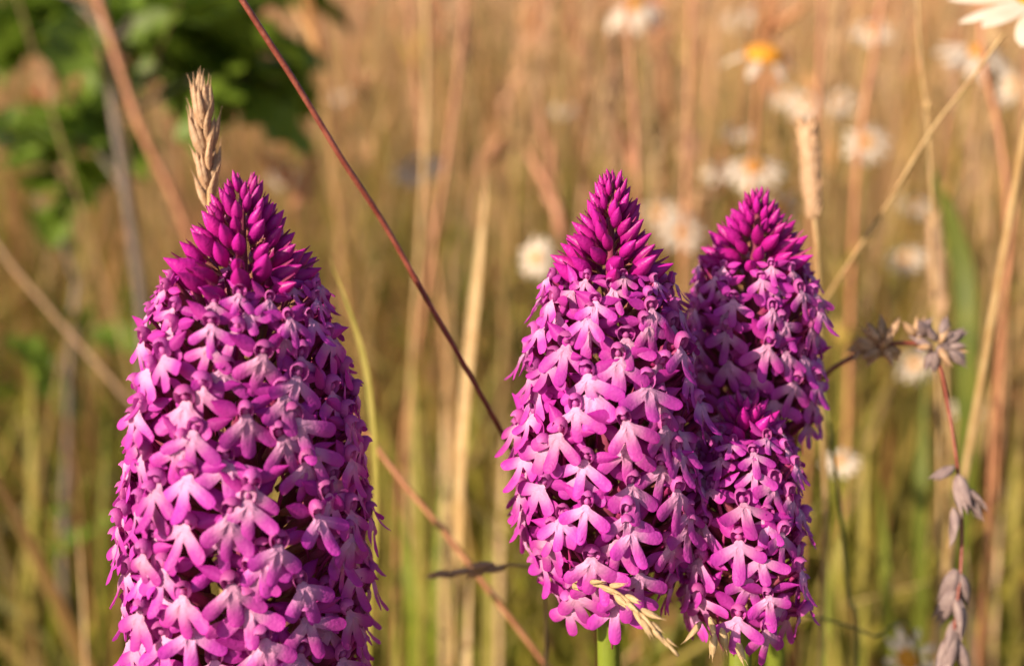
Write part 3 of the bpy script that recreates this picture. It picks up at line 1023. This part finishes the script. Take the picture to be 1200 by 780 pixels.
GRP = 'blurred daisies in the meadow'
daisy(1222, -4, .205, 1.25, (-.15, -.35, 1), 0, 'white daisy with long petals where the slanting straw stalk ends', npet=12, stem_mat=m_straw)
daisy(490, 196, .52, 1.0, (-.2, -.5, 1), 0, 'flat pale daisy floating alone between the dark red stalk and the slender orchid', npet=14)
daisy(628, 302, .40, .62, (-.5, -1, .5), 1, 'round white daisy just left of the slender orchid tip')
daisy(896, 66, .36, .85, (.1, -.3, 1), 2, 'spent daisy with a large orange disc on an orange stem', stem_mat=m_russet, disc_s=2.0, npet=6)
daisy(884, 196, .42, .95, (-.1, -.4, 1), 1, 'daisy with orange-yellow disc just above the leaning orchid tip', disc_s=1.2)
daisy(744, 8, .46, 1.1, (-.2, -.4, 1), 2, 'ragged pale daisy high above the slender orchid tip', npet=12)
daisy(1146, 62, .40, 1.1, (.1, -.4, 1), 1, 'pale daisy with ochre disc below the long-petalled white daisy')
daisy(914, 244, .44, .7, (-.2, -1, .6), 2, 'yellow-centred daisy beside the plump pale cylindrical ear', npet=7, disc_s=1.25)
daisy(1064, 772, .26, .55, (-1, -.9, .35), 1, 'drooping buff daisy low beside the drooping grey panicle', npet=9, disc_s=1.3, stem_mat=m_straw)
PAIR = 'white daisy of the close pair just above the plump pale cylindrical ear'
for px, py, d, s, lab in (
        (661, 126, .75, .8, 'tiny white daisy in tan grass between the flat pale and the ragged pale daisy'),
        (846, 199, .5, .75, 'white daisy touching the one with an orange-yellow disc above the leaning orchid'),
        (800, 272, .46, .8, 'white daisy in the gap between the tips of the slender and leaning orchids'),
        (772, 250, .55, .8, 'creamy daisy close behind the shoulder of the slender orchid'),
        (1016, 166, .5, .9, 'white daisy between the plump pale ear and the slanting straw stalk'),
        (944, 122, .6, .8, PAIR), (984, 118, .6, .8, PAIR),
        (1022, 36, .55, .85, 'white daisy beside the top of the rusty leaning stalk'),
        (866, 152, .55, .7, 'small daisy between the spent orange daisy and the one with orange-yellow disc'),
        (1062, 302, .5, .7, 'pale daisy between the slanting straw stalk and the broad dark green blade'),
        (1072, 240, .6, .75, 'faint daisy just below the knot of the upright straw stalk'),
        (1130, 476, .42, .55, 'pale round daisy beyond the drooping thread of the panicle'),
        (1072, 426, .42, .6, 'pale round daisy under the bend of the drooping panicle'),
        (866, 18, .8, 1.0, 'faint white daisy above the spent daisy with an orange disc'),
        (1190, 100, .6, .9, 'faint daisy crossed by the bent reddish stalk'),
        (332, 205, .8, .9, 'faint bluish daisy between the pink-tan ear and the dark red stalk'),
        (985, 540, .33, .45, 'small greyish daisy beside the thin curved olive stalk'),
        (920, 110, .7, .8, 'faint daisy between the spent orange daisy and the close pair'),
        (400, 110, 1.0, .9, 'faint far daisy just beyond the upper dark red stalk')):
    daisy(px, py, d, s, (random.uniform(-.6, .1), random.uniform(-.9, -.3), random.uniform(.5, 1)), random.choice((0, 1, 1)), lab, GRP, npet=11)

# ------------------------------------------------------------------ green bush at upper left
def bush_leaf_mesh(v):
    rnd = random.Random(700 + v)
    V, F = [], []
    nu, nv = 14, 5
    for i in range(nu + 1):
        u = i / nu
        w = .5 * (math.sin(math.pi * u ** .85) ** .7) * (1 + .28 * math.sin(u * 19 + v)) if 0 < i < nu else .02
        for j in range(nv):
            s = j / (nv - 1) * 2 - 1
            V.append((u, w * .62 * s, -.28 * u * u + .10 * abs(s) + .03 * math.sin(9 * u + 3 * s)))
    for i in range(nu):
        for j in range(nv - 1):
            a = i * nv + j
            F.append((a, a + 1, a + nv + 1, a + nv))
    return mesh_from('leaf', V, F, m_bush)


BLEAF = [bush_leaf_mesh(i) for i in range(4)]


def bush(stem_px, clumps, label, seed, n_per, size):
    rnd = random.Random(seed)
    W = [at(*p) for p in stem_px]
    foot = Vector((W[-1].x, W[-1].y + .03, -.003))
    W.append(W[-1].lerp(foot, .5)); W.append(foot)
    P = spline(W, 40)
    t = thing('leafy_plant', foot, label, 'plant')
    V, F = tube([p - foot for p in P], [.0012 + .0018 * i / 40 for i in range(41)], 8, .08)
    obj('stem', mesh_from('stem', V, F, m_twig), t)
    for (px, py, d, rx, ry) in clumps:
        c = at(px, py, d)
        near = min(P, key=lambda p: (p - c).length + max(0, p.z - c.z + .01) * 2)
        tw = spline([near - foot, near.lerp(c, .5) - foot + Vector((0, 0, .008)), c - foot], 10)
        V, F = tube(tw, [.0011 - .0007 * i / 10 for i in range(11)], 6)
        obj('twig', mesh_from('twig', V, F, m_twig), t)
        k = max(5, int(n_per * rx * ry / 2500))
        for i in range(k):
            q = at(px + rnd.gauss(0, rx * .5), py + rnd.gauss(0, ry * .5), d + rnd.uniform(-.04, .04))
            m = Matrix.Rotation(rnd.uniform(0, 6.28), 3, 'Z') @ Matrix.Rotation(rnd.uniform(-.9, .7), 3, 'Y') @ Matrix.Rotation(rnd.uniform(-.7, .7), 3, 'X')
            obj('leaf', BLEAF[rnd.randrange(4)], t, M4(m, q - foot, size * rnd.uniform(.7, 1.25)))


bush([(116, -60, .42), (122, 30, .42), (134, 130, .42), (152, 250, .42), (168, 370, .43), (175, 560, .45)],
     [(205, 50, .46, 60, 50), (270, 70, .47, 70, 55), (310, 10, .46, 45, 25), (235, 15, .45, 45, 30), (40, 45, .46, 55, 32), (70, 165, .47, 60, 40), (330, 95, .47, 30, 25), (30, 0, .46, 50, 20)],
     'dark green leafy plant on a grey twig behind the pink-tan grass ear', 5, 24, .032)
bush([(90, 330, .50), (84, 400, .50), (80, 520, .51), (76, 700, .52)],
     [(110, 380, .5, 40, 40), (60, 430, .5, 40, 40), (40, 230, .5, 40, 30), (75, 640, .5, 25, 40)],
     'low green leafy plant in the shade left of the largest orchid', 9, 7, .022)

# ------------------------------------------------------------------ single stalks standing in the blur
def stalk_proto(v, mat_s, mat_h, h, heads):
    rnd = random.Random(800 + v)
    lean = rnd.uniform(-.05, .09)
    P = spline([(lean * h + rnd.uniform(-.012, .03), rnd.uniform(-.02, .02), h), (lean * h * .6, .004, h * .66), (lean * .2 * h, 0, h * .33), (0, 0, -.003)], 22)
    V, F = tube(P, [.00045 + .0007 * i / 22 for i in range(23)], 6)
    stem = mesh_from('stem', V, F, mat_s)
    HV, HF = [], []
    if heads:
        for k in range(heads):
            u = k / heads * 4.2
            a = P[int(u)].lerp(P[int(u) + 1], u % 1)
            d = Vector((rnd.gauss(0, .3), rnd.gauss(0, .3), 1)).normalized()
            L = rnd.uniform(.007, .014)
            W_ = spline([a, a + d * L * .4 + Vector((rnd.uniform(-.002, .002), 0, 0)), a + d * L], 4)
            v2, f2 = tube(W_, [.0003, .0011, .0013, .0009, .0002], 5)
            off = len(HV)
            HV += v2
            HF += [tuple(i + off for i in f) for f in f2]
    head = mesh_from('seed_head', HV, HF, mat_h) if heads else None
    return stem, head


PROTO = [stalk_proto(i, ms, mh, h, n) for i, (ms, mh, h, n) in enumerate((
    (m_straw, m_husk, .40, 26), (m_russet, m_husk, .42, 18), (m_straw, m_straw_pale, .36, 30), (m_russet, m_russet, .45, 22),
    (m_straw_pale, m_husk, .44, 24), (m_husk, m_husk, .38, 34), (m_russet, m_straw, .34, 12)))]
rnd = random.Random(77)


def place_stalk(x, y, k, rz, s, label, group):
    t = thing('grass_stalk', (x, y, 0), label, 'grass stem', group)
    t.rotation_euler = (rnd.uniform(-.08, .08), rnd.uniform(-.10, .10), rz)
    t.scale = (s, s, s)
    st, hd = PROTO[k]
    obj('stem', st, t)
    if hd:
        obj('seed_head', hd, t)


KL = {0: 'straw', 1: 'russet', 2: 'straw', 3: 'russet', 4: 'straw', 5: 'straw', 6: 'russet'}
for i in range(150):
    d = .42 * (1.3 / .42) ** rnd.random()
    x = rnd.uniform(-1, 1) * (.5 * d + .04)
    if d < .6 and x < -.20 * d:
        d += .35
    k = rnd.randrange(7)
    if KL[k] == 'straw':
        place_stalk(x, d, k, rnd.uniform(0, 6.28), rnd.uniform(.8, 1.15), 'blurred straw-coloured grass stalk with a loose seed head in the meadow behind', 'straw stalks in the meadow')
    else:
        place_stalk(x, d, k, rnd.uniform(0, 6.28), rnd.uniform(.8, 1.15), 'blurred reddish grass stalk with a loose seed head in the meadow behind', 'reddish stalks in the meadow')
# a few that stand out
for pts, r, m, lab in (
        ([(497, -60, .36), (500, 60, .36), (498, 180, .36), (490, 320, .36), (480, 520, .38)], .0009, m_straw, 'upright tan stalk left of the flat pale daisy, crossing another'),
        ([(548, -60, .38), (540, 60, .38), (522, 200, .38), (500, 340, .38), (470, 560, .4)], .0009, m_russet, 'tan-red stalk leaning across the upright tan one near the flat pale daisy'),
        ([(730, -40, .34), (738, 60, .34), (744, 150, .34), (748, 260, .34), (752, 460, .36)], .0009, m_russet, 'reddish stalk rising straight behind the slender orchid tip'),
        ([(812, -40, .40), (808, 80, .40), (806, 170, .40), (800, 300, .40), (796, 460, .42)], .0009, m_russet, 'reddish stalk between the tips of the slender and leaning orchids'),
        ([(966, -60, .36), (962, 60, .36), (955, 160, .36), (950, 300, .37), (948, 500, .39)], .0009, m_russet, 'wide dull red stalk above the plump pale cylindrical ear'),
        ([(1040, -50, .36), (1024, 60, .36), (1008, 160, .36), (998, 320, .37), (990, 560, .39)], .0009, m_russet, 'rusty stalk leaning between the plump ear and the upright straw stalk')):
    stem_thing('grass_stalk', pts, r, r, m, lab, 'grass stem')
